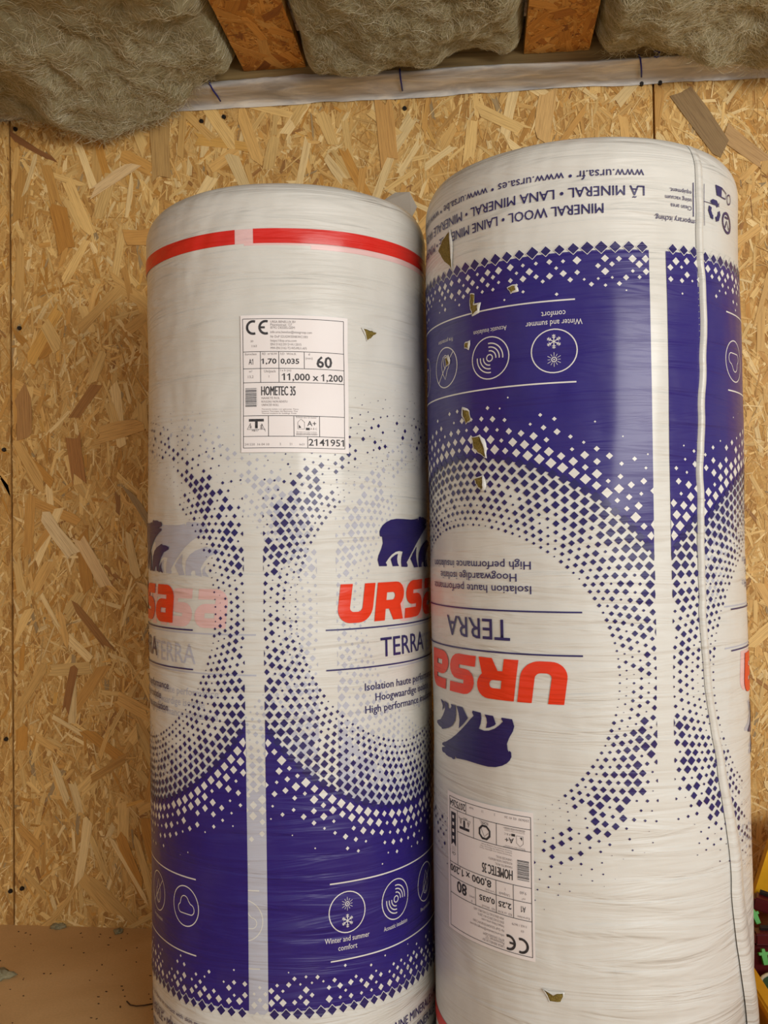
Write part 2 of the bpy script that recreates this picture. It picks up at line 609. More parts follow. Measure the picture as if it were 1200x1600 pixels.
def batt(label, x0, x1, y0, y1, zf, yend, nfib, seed, fib_y0=1.35, hang=None):
    """lumpy wool batt pressed between two battens; zf(x,y) is its underside"""
    root = empty('wool_batt', ((x0+x1)/2, (y0+y1)/2, SZ))
    ox, oy = root.location.x, root.location.y
    tag(root, label, 'insulation', 'wool batts between the ceiling battens')
    nx, ny = 150, 260
    X, Y = np.meshgrid(np.linspace(x0, x1, nx), y0+(y1-y0)*np.linspace(0, 1, ny)**.55, indexing='ij')

    def surf(X, Y):
        Z = zf(X, Y)
        Z = Z + .024*fbm(X*7, Y*7, seed, seed, 3) + .005*fbm(X*34, Y*26, seed+.5, seed+7, 3) - .009*(1-np.abs(vnoise(X*11, Y*11, 2., seed+3)))
        ex = np.clip((X-x0)/.035, 0, 1)*np.clip((x1-X)/.035, 0, 1)
        ey = np.clip((yend(X)-Y)/.05, 0, 1)
        k = np.sqrt(np.clip(1-(1-ex)**2, 0, 1))*np.sqrt(np.clip(1-(1-ey)**2, 0, 1))
        return 1.70+(Z-1.70)*(.12+.88*k)
    edge = lambda X: np.clip(np.minimum(X-x0, x1-X)/.03, 0, 1)
    Z = surf(X, Y)
    DX = .006*edge(X)*fbm(X*16, Y*16, Z*16, seed+20, 3)
    DY = .008*fbm(X*16, Y*16, Z*16, seed+30, 3)
    V = np.stack([X+DX-ox, np.minimum(Y+DY, 1.80)-oy, Z-SZ], -1).reshape(-1, 3)
    Fc = [(i*ny+j, i*ny+j+1, (i+1)*ny+j+1, (i+1)*ny+j) for i in range(nx-1) for j in range(ny-1)]
    # flat back of the batt under the deck
    nb = len(V)
    V = np.vstack([V, [[x0-ox, y0-oy, 1.74-SZ], [x1-ox, y0-oy, 1.74-SZ], [x1-ox, y1-oy, 1.74-SZ], [x0-ox, y1-oy, 1.74-SZ]]])
    Fc.append((nb, nb+1, nb+2, nb+3))
    obj('wool_body', V.tolist(), Fc, 'wool', root, True)
    # fibres that lie on the surface and curl off it
    r = np.random.RandomState(seed)
    n = nfib
    px = r.uniform(x0+.005, x1-.005, n)
    py = fib_y0+(y1-fib_y0)*np.sqrt(r.uniform(0, 1, n))
    py = np.minimum(py, yend(px)+.01)
    ang = 2.6*fbm(px*7, py*7, seed+4., seed+40, 2)+r.normal(0, .8, n)+.6
    L = r.uniform(.012, .050, n)
    curl = r.normal(0, 14, n)
    wd = r.uniform(.00014, .00034, n)
    lift = r.uniform(.0, .0045, n)
    S = 6
    P = np.zeros((n, S, 3))
    a = ang.copy()
    cx, cy = px.copy(), py.copy()
    for s in range(S):
        cxx = np.clip(cx, x0, x1)
        zz = surf(cxx, cy)
        e = ((s/(S-1))*2-1)**2
        P[:, s, 0] = cxx+.006*edge(cxx)*fbm(cxx*16, cy*16, zz*16, seed+20, 3)
        P[:, s, 1] = np.minimum(cy+.008*fbm(cxx*16, cy*16, zz*16, seed+30, 3), 1.799)
        P[:, s, 2] = zz-lift*(.35+e)-.0006
        cx = cx+np.cos(a)*L/S
        cy = np.minimum(cy+np.sin(a)*L/S, yend(cxx)+.01)
        a = a+curl*L/S
    if hang is not None:   # loose wisps along the drooping edge
        m = hang
        hx = r.uniform(x0+.02, x1-.05, m)
        hy = yend(hx)-r.uniform(.0, .06, m)
        hz = surf(hx, hy)
        Q = np.zeros((m, S, 3))
        ha = r.uniform(0, 2*pi, m)
        hl = r.uniform(.008, .035, m)*(1+1.3*(vnoise(hx*26, 0, 0, 3) > .45))
        for s in range(S):
            f = s/(S-1)
            Q[:, s, 0] = hx+np.cos(ha)*hl*f*.7
            Q[:, s, 1] = np.minimum(hy+np.sin(ha)*hl*f*.5+.012, 1.799)
            Q[:, s, 2] = hz-hl*f*.8+.012*f*f
        P = np.vstack([P, Q])
        wd = np.concatenate([wd, np.full(m, .00022)])
        n += m
    T = np.gradient(P, axis=1)
    N = np.cross(T, np.array([0.0, -.55, -.83])+r.normal(0, .35, (n, 1, 3)))
    N /= np.linalg.norm(N, axis=2, keepdims=True)+1e-9
    tap = np.sin(np.linspace(.15, pi-.15, S))[None, :, None]
    A, B = P-N*wd[:, None, None]*tap, P+N*wd[:, None, None]*tap
    V = np.stack([A, B], 2).reshape(-1, 3)-np.array([ox, oy, SZ])
    base = np.arange(n)[:, None]*(2*S)+np.arange(S-1)[None, :]*2
    Fq = np.stack([base, base+1, base+3, base+2], -1).reshape(-1, 4)
    o = obj('loose_fibre', V.tolist(), Fq.tolist(), 'fibre', root)
    o['kind'] = 'stuff'
    ca = np.array(WOOLC)[r.randint(0, len(WOOLC), n)]
    ca[:, :3] *= r.uniform(.8, 1.15, (n, 1))
    cc = np.repeat(ca, (S-1)*4, axis=0)
    at = o.data.color_attributes.new('col', 'FLOAT_COLOR', 'CORNER')
    at.data.foreach_set('color', cc.astype(np.float32).ravel())
    return root


def ss(a, b, x):
    t = np.clip((x-a)/(b-a), 0, 1)
    return t*t*(3-2*t)


zl = lambda X, Y: 1.592-.036*ss(1.45, 1.72, Y)*ss(-.44, -.66, X)-.012*np.exp(-((X+.70)/.05)**2)*ss(1.6, 1.74, Y)
batt('thick drooping grey-brown wool batt hanging over the ledger and wall top', -1.13, -.4205, .5, 1.80, zl,
     lambda X: 1.742+.055*ss(-.44, -.60, X), 26000, 3, 1.38, 3200)
zm = lambda X, Y: 1.606-.012*ss(1.5, 1.7, Y)*ss(.08, -.1, X)
batt('grey wool batt filling the bay between the two visible battens', -.3015, .0975, .5, 1.80, zm, lambda X: 1.742+0*X, 19000, 13, 1.38)
zr = lambda X, Y: 1.600-.016*ss(1.5, 1.72, Y)*ss(.30, .5, X)
batt('grey wool batt between the frayed batten and the wall corner above the tall roll', .2165, .612, .5, 1.80, zr, lambda X: 1.744+.045*ss(.38, .52, X), 19000, 23, 1.42, 500)

batt('grey wool batt in the bay past the batten over the yellow tote', .735, 1.20, .5, 1.80, lambda X, Y: 1.605+0*X, lambda X: 1.742+0*X, 7000, 33, 1.42)

# ------------------------------------------------------------------ print layers
TXT = {}


def text_geo(s, bold=0., shear=0.):
    key = (s, bold, shear)
    if key not in TXT:
        cu = bpy.data.curves.new('t', 'FONT')
        cu.body, cu.offset, cu.shear, cu.size = s, bold, shear, 1.0
        cu.resolution_u = 2
        o = bpy.data.objects.new('t', cu)
        COL.objects.link(o)
        me = bpy.data.meshes.new_from_object(o.evaluated_get(bpy.context.evaluated_depsgraph_get()))
        me.calc_loop_triangles()
        P = np.array([v.co[:2] for v in me.vertices]) if len(me.vertices) else np.zeros((0, 2))
        T = [tuple(t.vertices) for t in me.loop_triangles]
        bpy.data.objects.remove(o)
        bpy.data.curves.remove(cu)
        bpy.data.meshes.remove(me)
        TXT[key] = (P, T)
    return TXT[key]


CAP = None


def cap_height():
    global CAP
    if CAP is None:
        P, T = text_geo('H')
        CAP = P[:, 1].max()
    return CAP


class Sheet:
    """2-D print, one triangle soup for each ink; coordinates in metres"""

    def __init__(s):
        s.L = {}
        s.part = ''

    def tris(s, ink, P, T):
        ink = ink+s.part
        l = s.L.setdefault(ink, [])
        for t in T:
            l.append([tuple(P[i]) for i in t])

    def poly(s, ink, outer, *holes):
        rings = [[Vector((x, y, 0)) for x, y in r] for r in (outer,)+holes]
        T = tessellate_polygon(rings)
        P = [p for r in (outer,)+holes for p in r]
        s.tris(ink, P, T)

    def rect(s, ink, x0, y0, x1, y1):
        n = max(1, int(abs(x1-x0)/.010))
        for i in range(n):
            a, b = x0+(x1-x0)*i/n, x0+(x1-x0)*(i+1)/n
            s.tris(ink, [(a, y0), (b, y0), (b, y1), (a, y1)], [(0, 1, 2), (0, 2, 3)])

    def stroke(s, ink, pts, w, closed=False):
        n = len(pts)
        m = n if closed else n-1
        L, R = [], []
        for i in range(n):
            a = pts[(i-1) % n] if (closed or i) else pts[i]
            b = pts[(i+1) % n] if (closed or i < n-1) else pts[i]
            dx, dy = b[0]-a[0], b[1]-a[1]
            l = hypot(dx, dy) or 1
            L.append((pts[i][0]-dy/l*w/2, pts[i][1]+dx/l*w/2))
            R.append((pts[i][0]+dy/l*w/2, pts[i][1]-dx/l*w/2))
        for i in range(m):
            j = (i+1) % n
            s.tris(ink, [L[i], R[i], R[j], L[j]], [(0, 1, 2), (0, 2, 3)])

    def circle(s, ink, cx, cy, r, w, a0=0, a1=2*pi, n=36):
        full = abs(a1-a0) > 6.28
        s.stroke(ink, [(cx+r*cos(a0+(a1-a0)*i/(n if full else n-1)), cy+r*sin(a0+(a1-a0)*i/(n if full else n-1))) for i in range(n)], w, full)

    def disc(s, ink, cx, cy, r, n=14):
        s.poly(ink, [(cx+r*cos(2*pi*i/n), cy+r*sin(2*pi*i/n)) for i in range(n)])

    def dia(s, ink, cx, cy, h, x0=-9, x1=9):
        if not (x0-h < cx < x1+h):
            return
        p = [(cx-h, cy), (cx, cy-h), (cx+h, cy), (cx, cy+h)]
        p = [(min(max(x, x0), x1), y) for x, y in p]
        s.tris(ink, p, [(0, 1, 2), (0, 2, 3)])

    def text(s, ink, body, x, y, cap, width=None, align='l', bold=0., shear=0.):
        if bold and 'M' in body:      # the font's M breaks when thickened: print it twice, slightly shifted
            k = cap/cap_height()*bold
            s.text(ink, body, x-k, y, cap, width, align)
            return s.text(ink, body, x+k, y, cap, width, align)
        P, T = text_geo(body, bold, shear)
        if not len(P):
            return
        k = cap/cap_height()
        w = P[:, 0].max()-P[:, 0].min()
        kx = (width/w) if width else k
        X = (P[:, 0]-P[:, 0].min())*kx
        W_ = w*kx
        X = X + {'l': x, 'c': x-W_/2, 'r': x-W_}[align]
        s.tris(ink, list(zip(X, y+P[:, 1]*k)), T)
        if cap > .005 and any(ch in '0123456789' for ch in body):
            # the built-in font draws 1 as a bare stem: give it its flag
            one = text_geo('1', bold, shear)[0]
            sw = (one[:, 0].max()-one[:, 0].min())*kx
            for i, ch in enumerate(body):
                if ch == '1':
                    Q = text_geo(body[:i+1], bold, shear)[0]
                    xl = X.min()+(Q[:, 0].max()-P[:, 0].min())*kx-sw*.7
                    top, f = y+cap_height()*k, .30*kx*cap_height()
                    s.tris(ink, [(xl, top), (xl-f, top-.20*cap), (xl-f, top-.34*cap), (xl, top-.17*cap)], [(0, 1, 2), (0, 2, 3)])
        return W_


def arc(cx, cy, rx, ry, a0, a1, n=8):
    return [(cx+rx*cos(a0+(a1-a0)*i/n), cy+ry*sin(a0+(a1-a0)*i/n)) for i in range(n+1)]


BEAR = {
 'body': [(183.8, 568.6), (169.4, 569.0), (166.7, 577.5), (168.4, 583.6), (173.7, 592.5), (176.8, 600.0), (175.9, 607.5), (174.6, 609.7), (173.6, 608.4), (171.4, 609.9), (171.1, 615.7), (173.5, 620.2), (177.5, 624.3), (184.2, 628.3), (193.9, 631.6), (205.4, 632.9), (217.8, 632.7), (231.0, 632.2), (241.8, 631.8), (253.6, 632.4), (263.2, 633.4), (265.4, 630.5), (267.2, 635.2), (271.5, 636.4), (275.1, 635.1), (284.3, 635.4), (290.1, 634.6), (294.6, 633.0), (301.2, 633.2), (303.9, 631.2), (303.7, 627.3), (292.7, 624.5), (303.2, 623.7), (301.7, 620.8), (289.4, 616.6), (275.6, 609.9), (263.5, 602.5), (252.6, 594.3), (242.6, 585.8), (233.3, 576.9), (228.0, 572.4), (230.5, 568.5), (229.6, 565.9), (215.6, 566.7), (214.7, 573.5), (215.9, 580.3), (219.2, 587.5), (210.6, 588.6), (203.1, 587.5), (194.4, 583.9), (187.4, 578.8), (181.9, 573.3), (184.2, 570.7)],
 'hind': [(209.4, 567.9), (196.2, 568.0), (192.2, 577.6), (194.3, 579.7), (201.5, 583.3), (207.5, 584.9), (205.6, 577.6), (206.5, 572.3)],
 'fore': [(261.4, 564.6), (248.9, 564.5), (238.4, 577.1), (246.5, 585.2), (257.2, 593.5), (255.4, 581.7), (257.3, 573.3)],
 'cub': [(275.5, 564.4), (263.6, 564.4), (263.3, 576.8), (265.3, 584.7), (272.6, 592.3), (283.1, 597.5), (300.0, 602.1), (303.5, 602.8), (305.2, 601.2), (315.1, 600.6), (324.3, 598.5), (324.1, 595.2), (308.5, 590.8), (299.2, 583.2), (292.5, 574.3), (294.3, 563.1), (283.5, 565.1), (282.3, 571.3), (277.0, 571.0), (273.9, 567.3)],
 'cubleg': [(306.6, 562.6), (296.2, 564.7), (295.6, 572.3), (301.4, 577.9), (299.8, 570.5)]}
PW = .46          # panel width on the film
CS, CT = .23, .515   # ring centre
RB = .272


def logo(sh, ink):
    """four heavy slanted letters"""
    H, t0, sk = .0515, .4955, .14
    x = [.099]

    def put(w, outer, *holes):
        f = lambda r: [(x[0]+H*px+sk*H*py, t0+H*py) for px, py in r]
        sh.part = '|logo_letter|%d' % len(sh.L)
        sh.poly(ink, f(outer), *[f(h) for h in holes])
        sh.part = ''
        x[0] += H*w+.0045
    # U
    put(1.09, [(0, 1), (0, .40)]+arc(.42, .40, .42, .40, pi, 1.5*pi)[1:]+arc(.67, .40, .42, .40, 1.5*pi, 2*pi)+[(1.09, 1), (.74, 1), (.74, .42)]
        + arc(.60, .40, .14, .12, 0, -pi/2)[1:]+arc(.49, .40, .14, .12, -pi/2, -pi)+[(.36, 1)])
    # R
    put(1.08, [(0, 0), (0, 1), (.66, 1)]+arc(.70, .66, .38, .34, pi/2, -pi/2*.55, 9)+[(1.10, 0), (.70, 0), (.50, .30), (.37, .30), (.37, 0)],
        [(.37, .53), (.37, .73), (.60, .73)]+arc(.60, .63, .10, .10, pi/2, -pi/2, 6))
    # S
    put(1.02, [(.02, 0), (.66, 0)]+arc(.66, .32, .36, .32, -pi/2, pi/2, 8)+[(.40, .64), (.40, .74), (.98, .74), (.98, 1), (.36, 1)]
        + arc(.36, .68, .34, .32, pi/2, 1.5*pi, 8)+[(.62, .36), (.62, .27), (.02, .27)])
    # a
    put(1.05, [(.10, 1), (.66, 1)]+arc(.66, .64, .40, .36, pi/2, 0, 6)+[(1.06, 0), (.36, 0)]+arc(.36, .31, .36, .31, 1.5*pi, pi/2, 8)+[(.68, .62), (.68, .73), (.10, .73)],
        [(.36, .25), (.36, .38), (.68, .38), (.68, .25)])


def make_panel(inks, full=True):
    """inks: blue, navy, red, dot, line, ink"""
    B, Nv, Rd, Dt, Ln, Ik = inks
    sh = Sheet()
    rng = random.Random(77)
    # blue field, up to the arc
    n = 80
    for i in range(n):
        a, b = PW*i/n, PW*(i+1)/n
        ta, tb = [CT-sqrt(max(0, RB**2-(x-CS)**2)) for x in (a, b)]
        m = 40
        for j in range(m):
            sh.tris(B, [(a, ta*j/m), (b, tb*j/m), (b, tb*(j+1)/m), (a, ta*(j+1)/m)], [(0, 1, 2), (0, 2, 3)])
    # halftone
    k = 0
    r = .187
    na = 122
    while r < .37:
        for i in range(na):
            al = 2*pi*(i+.5*(k % 2))/na
            x, t = CS+r*sin(al), CT-r*cos(al)
            if x < -.004 or x > PW+.004:
                continue
            u_ = r*2*pi/na/2
            blue = ss(-.25, .35, cos(al))
            jit = rng.choice((1, 1, 1, .92, .8, .6, .42))
            if blue > .5:
                if r < RB+.004:
                    f = (r-.182)/(RB-.186)
                    h = u_*(.48+.45*f**.8)
                    h *= jit if f < .7 else max(jit, .9)
                    sh.dia(Nv, x, t, h, 0, PW)
                else:
                    f = (r-RB)/.085
                    h = u_*.98*max(0., 1-f)**.8*(jit**.8 if f > .12 else 1)
                    if h > .0006 and rng.random() < 1.25-f:
                        sh.dia(Dt, x, t, h, 0, PW)
            else:
                side = blue*2
                f = (r-.184)/.115
                if f > 1.0+.1*side:
                    continue
                h = u_*.98*max(.1, 1-abs(f-.38)/.74)**1.0*rng.choice((1, 1, 1, .85, .7, .5, .32))
                if f > .62:
                    h *= .62
                if abs(t-CT) < .05:
                    h *= .62
                away = ss(-.62, -.95, cos(al))
                h *= 1-.4*away
                if away > .4 and f < .26:
                    h *= .35
                pr = 1-.35*away if f < .5 else 1.45-.95*f
                if rng.random() < pr:
                    sh.dia(Nv, x, t, h, 0, PW)
        r *= 1.0425
        k += 1
    # lower border: saw of diamonds
    p = .0158
    i = 0
    x = .008
    while x < PW:
        h = rng.choice((.0074, .0072, .0060, .0066))
        sh.dia(Dt, x, -.0035, h+.0011, 0, PW)
        sh.dia(Nv, x, -.0035, h, 0, PW)
        x += p
    for row, (t, pr, hm) in enumerate([(.0105, .95, .0050), (.0185, .8, .0046), (.0265, .7, .0046), (.034, .55, .0036), (.042, .4, .003), (.05, .2, .0022)]):
        x = .004+.008*(row % 2)
        while x < PW:
            if rng.random() < pr:
                sh.dia(Dt, x, t+rng.uniform(-.001, .001), hm*rng.choice((1, .9, .7, .5)), 0, PW)
            x += p
    # texts, lines and emblem
    for kx, v in BEAR.items():
        sh.part = '|bear_emblem|'+kx
        sh.poly(Nv if full else B, [(a/1000, b/1000) for a, b in v])
    sh.part = ''
    logo(sh, Rd)
    sh.part = '|text_rule|a'
    sh.rect(Ik, .084, .4868, .376, .4888)
    sh.part = '|text_rule|b'
    sh.rect(Ik, .084, .4345, .376, .4365)
    sh.part = '|text_line|0'
    sh.text(Ik, 'TERRA', .170, .447, .0255, .110, bold=.004)
    sh.part = '|text_line|1'
    sh.text(Ik, 'Isolation haute performance', .142, .4045, .0098, .178, bold=.004)
    sh.part = '|text_line|2'
    sh.text(Ik, 'Hoogwaardige isolatie', .160, .3895, .0098, .136, bold=.004)
    sh.part = '|text_line|3'
    sh.text(Ik, 'High performance insulation', .142, .3745, .0098, .176, bold=.004)
    # band with four round pictograms
    sh.part = '|text_rule|c'
    sh.rect(Ln, .086, .157, .376, .1588)
    sh.part = '|text_rule|d'
    sh.rect(Ln, .086, .057, .376, .0588)
    R_ = .0265
    w = .0014
    for cx in (.111, .192, .273, .354):
        sh.part = '|pictogram|%.3f' % cx
        sh.circle(Ln, cx, .119, R_, w)
    cx, cy = .111, .119
    sh.part = '|pictogram|%.3f' % cx
    sh.circle(Ln, cx, cy+.0105, .0028, .0011, n=14)
    sh.disc(Ln, cx, cy+.0105, .001)
    for q in range(12):
        a = 2*pi*q/12
        r1 = .0088 if q % 2 else .0075
        sh.stroke(Ln, [(cx+.0042*cos(a), cy+.0105+.0042*sin(a)), (cx+r1*cos(a), cy+.0105+r1*sin(a))], .00055)
    for q in range(6):
        a = 2*pi*q/6+pi/6
        sh.stroke(Ln, [(cx, cy-.0115), (cx+.0088*cos(a), cy-.0115+.0088*sin(a))], .001)
        for rr, ll in ((.0042, .0026), (.0064, .0024)):
            for sg in (-1, 1):
                sh.stroke(Ln, [(cx+rr*cos(a), cy-.0115+rr*sin(a)), (cx+rr*cos(a)+ll*cos(a+sg*.9), cy-.0115+rr*sin(a)+ll*sin(a+sg*.9))], .0008)
    cx = .192
    sh.part = '|pictogram|%.3f' % cx
    sh.circle(Ln, cx, cy, .0042, .0014, n=20)
    for rr in (.009, .0137, .0185):
        sh.circle(Ln, cx, cy, rr, .0015, -.1, pi/2+.1, 12)
        sh.circle(Ln, cx, cy, rr, .0015, pi-.1, 1.5*pi+.1, 12)
    cx = .273
    sh.part = '|pictogram|%.3f' % cx
    fl_ = [(0, .016), (.006, .008), (.009, 0), (.0095, -.007), (.006, -.014), (0, -.0165), (-.006, -.014), (-.0095, -.007), (-.008, .001), (-.005, .004), (-.003, .009)]
    sh.stroke(Ln, [(cx+a, cy+b) for a, b in fl_], .0011, True)
    sh.stroke(Ln, [(cx+a*.45, cy-.006+b*.5) for a, b in fl_], .001, True)
    sh.stroke(Ln, [(cx-.0185, cy-.019), (cx+.0185, cy+.019)], .0012)
    cx = .354
    sh.part = '|pictogram|%.3f' % cx
    cl_ = arc(-.009, -.004, .006, .006, 1.5*pi, .6*pi, 7)+arc(-.001, .005, .0085, .0085, .95*pi, .1*pi, 9)+arc(.011, -.003, .007, .007, .5*pi, -.5*pi, 8)
    sh.stroke(Ln, [(cx+a, cy+b) for a, b in cl_], .0012, True)
    sh.part = '|caption|0'
    sh.text(Ln, 'Winter and summer', .111, .0815, .0068, .066, 'c', .003)
    sh.part = '|caption|1'
    sh.text(Ln, 'comfort', .111, .0705, .0068, .028, 'c', .003)
    sh.part = '|caption|2'
    sh.text(Ln, 'Acoustic insulation', .192, .0815, .0058, .048, 'c')
    sh.part = '|caption|3'
    sh.text(Ln, 'Fire protection', .273, .0815, .0052, .036, 'c')
    if full:
        # margin lines of the film
        sh.part = '|text_line|m0'
        sh.text(Ik, 'MINERAL WOOL \u2022 LAINE MINERALE \u2022 MINERALWOLLE', .052, -.0565, .0118, .36, bold=.008)
        sh.part = '|text_line|m1'
        sh.text(Ik, 'L\u00c3 MINERAL \u2022 LANA MINERAL \u2022 MINERALE WOL', .004, -.0775, .0118, .345, bold=.008)
        sh.part = '|text_line|m2'
        sh.text(Ik, 'www.ursa.fr \u2022 www.ursa.es \u2022 www.ursa.be \u2022 www.ursa.pt', .004, -.0975, .0108, .365, bold=.0)
    return sh


INKS = ('blue', 'navy', 'red', 'dot', 'dot', 'ink')
GHOST = ('ghost', 'ghost', 'pink', 'film', 'film', 'ghost')
PANEL = make_panel(INKS)
GPANEL = make_panel(GHOST, False)
LAYER = {'ghost': .0003, 'pink': .0003, 'film': .0005, 'blue': .0007, 'navy': .0011, 'dot': .0009, 'red': .0011, 'ink': .0011, 'bandred': .0007}


class Roll:
    def __init__(s, cx, cy, R, H, seed, label):
        s.c, s.R, s.H, s.seed = (cx, cy), R, H, seed
        s.phi = atan2(-cx, cy)
        s.root = empty('insulation_roll', (cx, cy, 0))
        tag(s.root, label, 'insulation roll', 'film-wrapped insulation rolls')

    def rad(s, s_arc, z):
        th = np.asarray(s_arc)/s.R
        z = np.asarray(z, float)
        c, q = np.cos(th), np.sin(th)
        top = ss(s.H-.20, s.H-.02, z)
        r = s.R+.0022*fbm(1.6*c+9, 1.6*q, z*4, s.seed, 2)
        r = r+(.0005+.0011*top)*vnoise(2.2*c+3, 2.2*q, z*26, s.seed+3)
        # soft shoulders
        sh = .040
        d = np.clip((z-(s.H-sh))/sh, 0, 1)
        r = r-.030*(1-np.sqrt(np.clip(1-d*d*.985, 0, 1)))
        d = np.clip((.03-z)/.03, 0, 1)
        r = r-.018*(1-np.sqrt(np.clip(1-d*d*.985, 0, 1)))
        return r

    def P(s, s_arc, z, off=0.):
        s_arc, z = np.asarray(s_arc, float), np.asarray(z, float)
        r = s.rad(s_arc, z)+off
        th = s_arc/s.R+s.phi
        return np.stack([r*np.sin(th), -r*np.cos(th), z], -1)

    def body(s):
        nt, nz = 440, 330
        a = np.linspace(-pi, pi, nt, endpoint=False)*s.R
        z = np.concatenate([np.linspace(0, .03, 8), np.linspace(.034, s.H-.044, nz-30), s.H-.040*(1-np.sin(np.linspace(0, pi/2, 22)))])
        A, Z = np.meshgrid(a, z)
        V = s.P(A, Z)
        nzr = len(z)
        V = V.reshape(-1, 3)
        Fc = [(j*nt+i, j*nt+(i+1) % nt, (j+1)*nt+(i+1) % nt, (j+1)*nt+i) for j in range(nzr-1) for i in range(nt)]
        # gathered ends
        extra = []
        for (zz, base, flip, dz) in ((0, 0, True, .012), (s.H, (nzr-1)*nt, False, -.015)):
            prev = base
            for k, f in enumerate((.85, .55, .2)):
                st = len(V)+len(extra)
                for i in range(nt):
                    v = V[base+i]
                    w = .004*sin(i*.9+k)*f
                    extra.append((v[0]*f, v[1]*f, zz+dz*(1-f)+w*(1 if flip else 1)*.5))
                for i in range(nt):
                    q = (prev+i, prev+(i+1) % nt, st+(i+1) % nt, st+i)
                    Fc.append(q[::-1] if flip else q)
                prev = st
            Fc.append([prev+i for i in range(nt)][::(-1 if flip else 1)])
        V = V.tolist()+extra
        o = obj('film_wrap', V, Fc, 'film', s.root, True)
        o['label'] = 'wrinkled white plastic film'
        return o

    def wrap(s, name, soup, ink, off, parent=None, maxs=.011):
        """soup: triangles in (arc, height)"""
        out = []
        st = list(soup)
        while st:
            t = st.pop()
            xs = [p[0] for p in t]
            ys = [p[1] for p in t]
            if max(xs)-min(xs) > maxs or max(ys)-min(ys) > .009:
                e = max(range(3), key=lambda i: hypot(t[i][0]-t[(i+1) % 3][0], t[i][1]-t[(i+1) % 3][1]))
                a, b, c = t[e], t[(e+1) % 3], t[(e+2) % 3]
                m = ((a[0]+b[0])/2, (a[1]+b[1])/2)
                st.append((a, m, c))
                st.append((m, b, c))
            else:
                x0, y0 = t[0]
                if (t[1][0]-x0)*(t[2][1]-y0)-(t[2][0]-x0)*(t[1][1]-y0) < 0:
                    t = (t[0], t[2], t[1])
                out.append(t)
        if not out:
            return None
        A = np.array(out).reshape(-1, 2)
        key, inv = np.unique(np.round(A, 6), axis=0, return_inverse=True)
        V = s.P(key[:, 0], key[:, 1], off)
        Fi = np.asarray(inv).reshape(-1, 3)
        ok = (Fi[:, 0] != Fi[:, 1]) & (Fi[:, 1] != Fi[:, 2]) & (Fi[:, 0] != Fi[:, 2])
        return obj(name, V.tolist(), Fi[ok].tolist(), ink, parent or s.root, True)


NPL = 0


def place(store, sheet, fn, keep=lambda x, z: True):
    global NPL
    NPL += 1
    for ink, l in sheet.L.items():
        if '|' in ink or ink == 'blue':
            ink = ink+('|%d' % NPL if '|' in ink else '|blue_print|%d' % NPL)
        d = store.setdefault(ink, [])
        for t in l:
            q = [fn(*p) for p in t]
            if keep(sum(p[0] for p in q)/3, sum(p[1] for p in q)/3):
                d.append(q)


PARTNAME = {'paper': ('x', None), 'blue': ('blue_print', 'deep blue printed field'), 'navy': ('halftone_print', 'dark blue halftone diamonds'), 'red': ('logo_print', 'red slanted logo letters'),
            'dot': ('white_print', 'white diamonds, lines and pictograms'), 'ink': ('text_print', 'dark blue lettering'), 'ghost': ('faded_print', 'pale blue print showing through from the layer below'),
            'pink': ('faded_logo_print', 'pale pink print showing through'), 'film': ('faded_dots', None), 'bandred': ('red_band', 'red stripe printed around the film')}


def emit(roll, store, skip=()):
    for key, l in store.items():
        ink = key.split('|')[0]
        nm, lb = PARTNAME[ink]
        if '|' in key:
            nm = key.split('|')[1]
            lb = {'logo_letter': 'slanted %s logo letter' % ('pale pink' if ink == 'pink' else 'red')}.get(nm)
            if ink == 'ghost':
                nm = 'faded_'+nm
        o = roll.wrap(nm, l, ink, LAYER[ink])
        if o:
            if lb:
                o['label'] = lb
            if nm in ('halftone_print', 'white_print', 'faded_print', 'faded_dots', 'text_print'):
                o['kind'] = 'stuff'


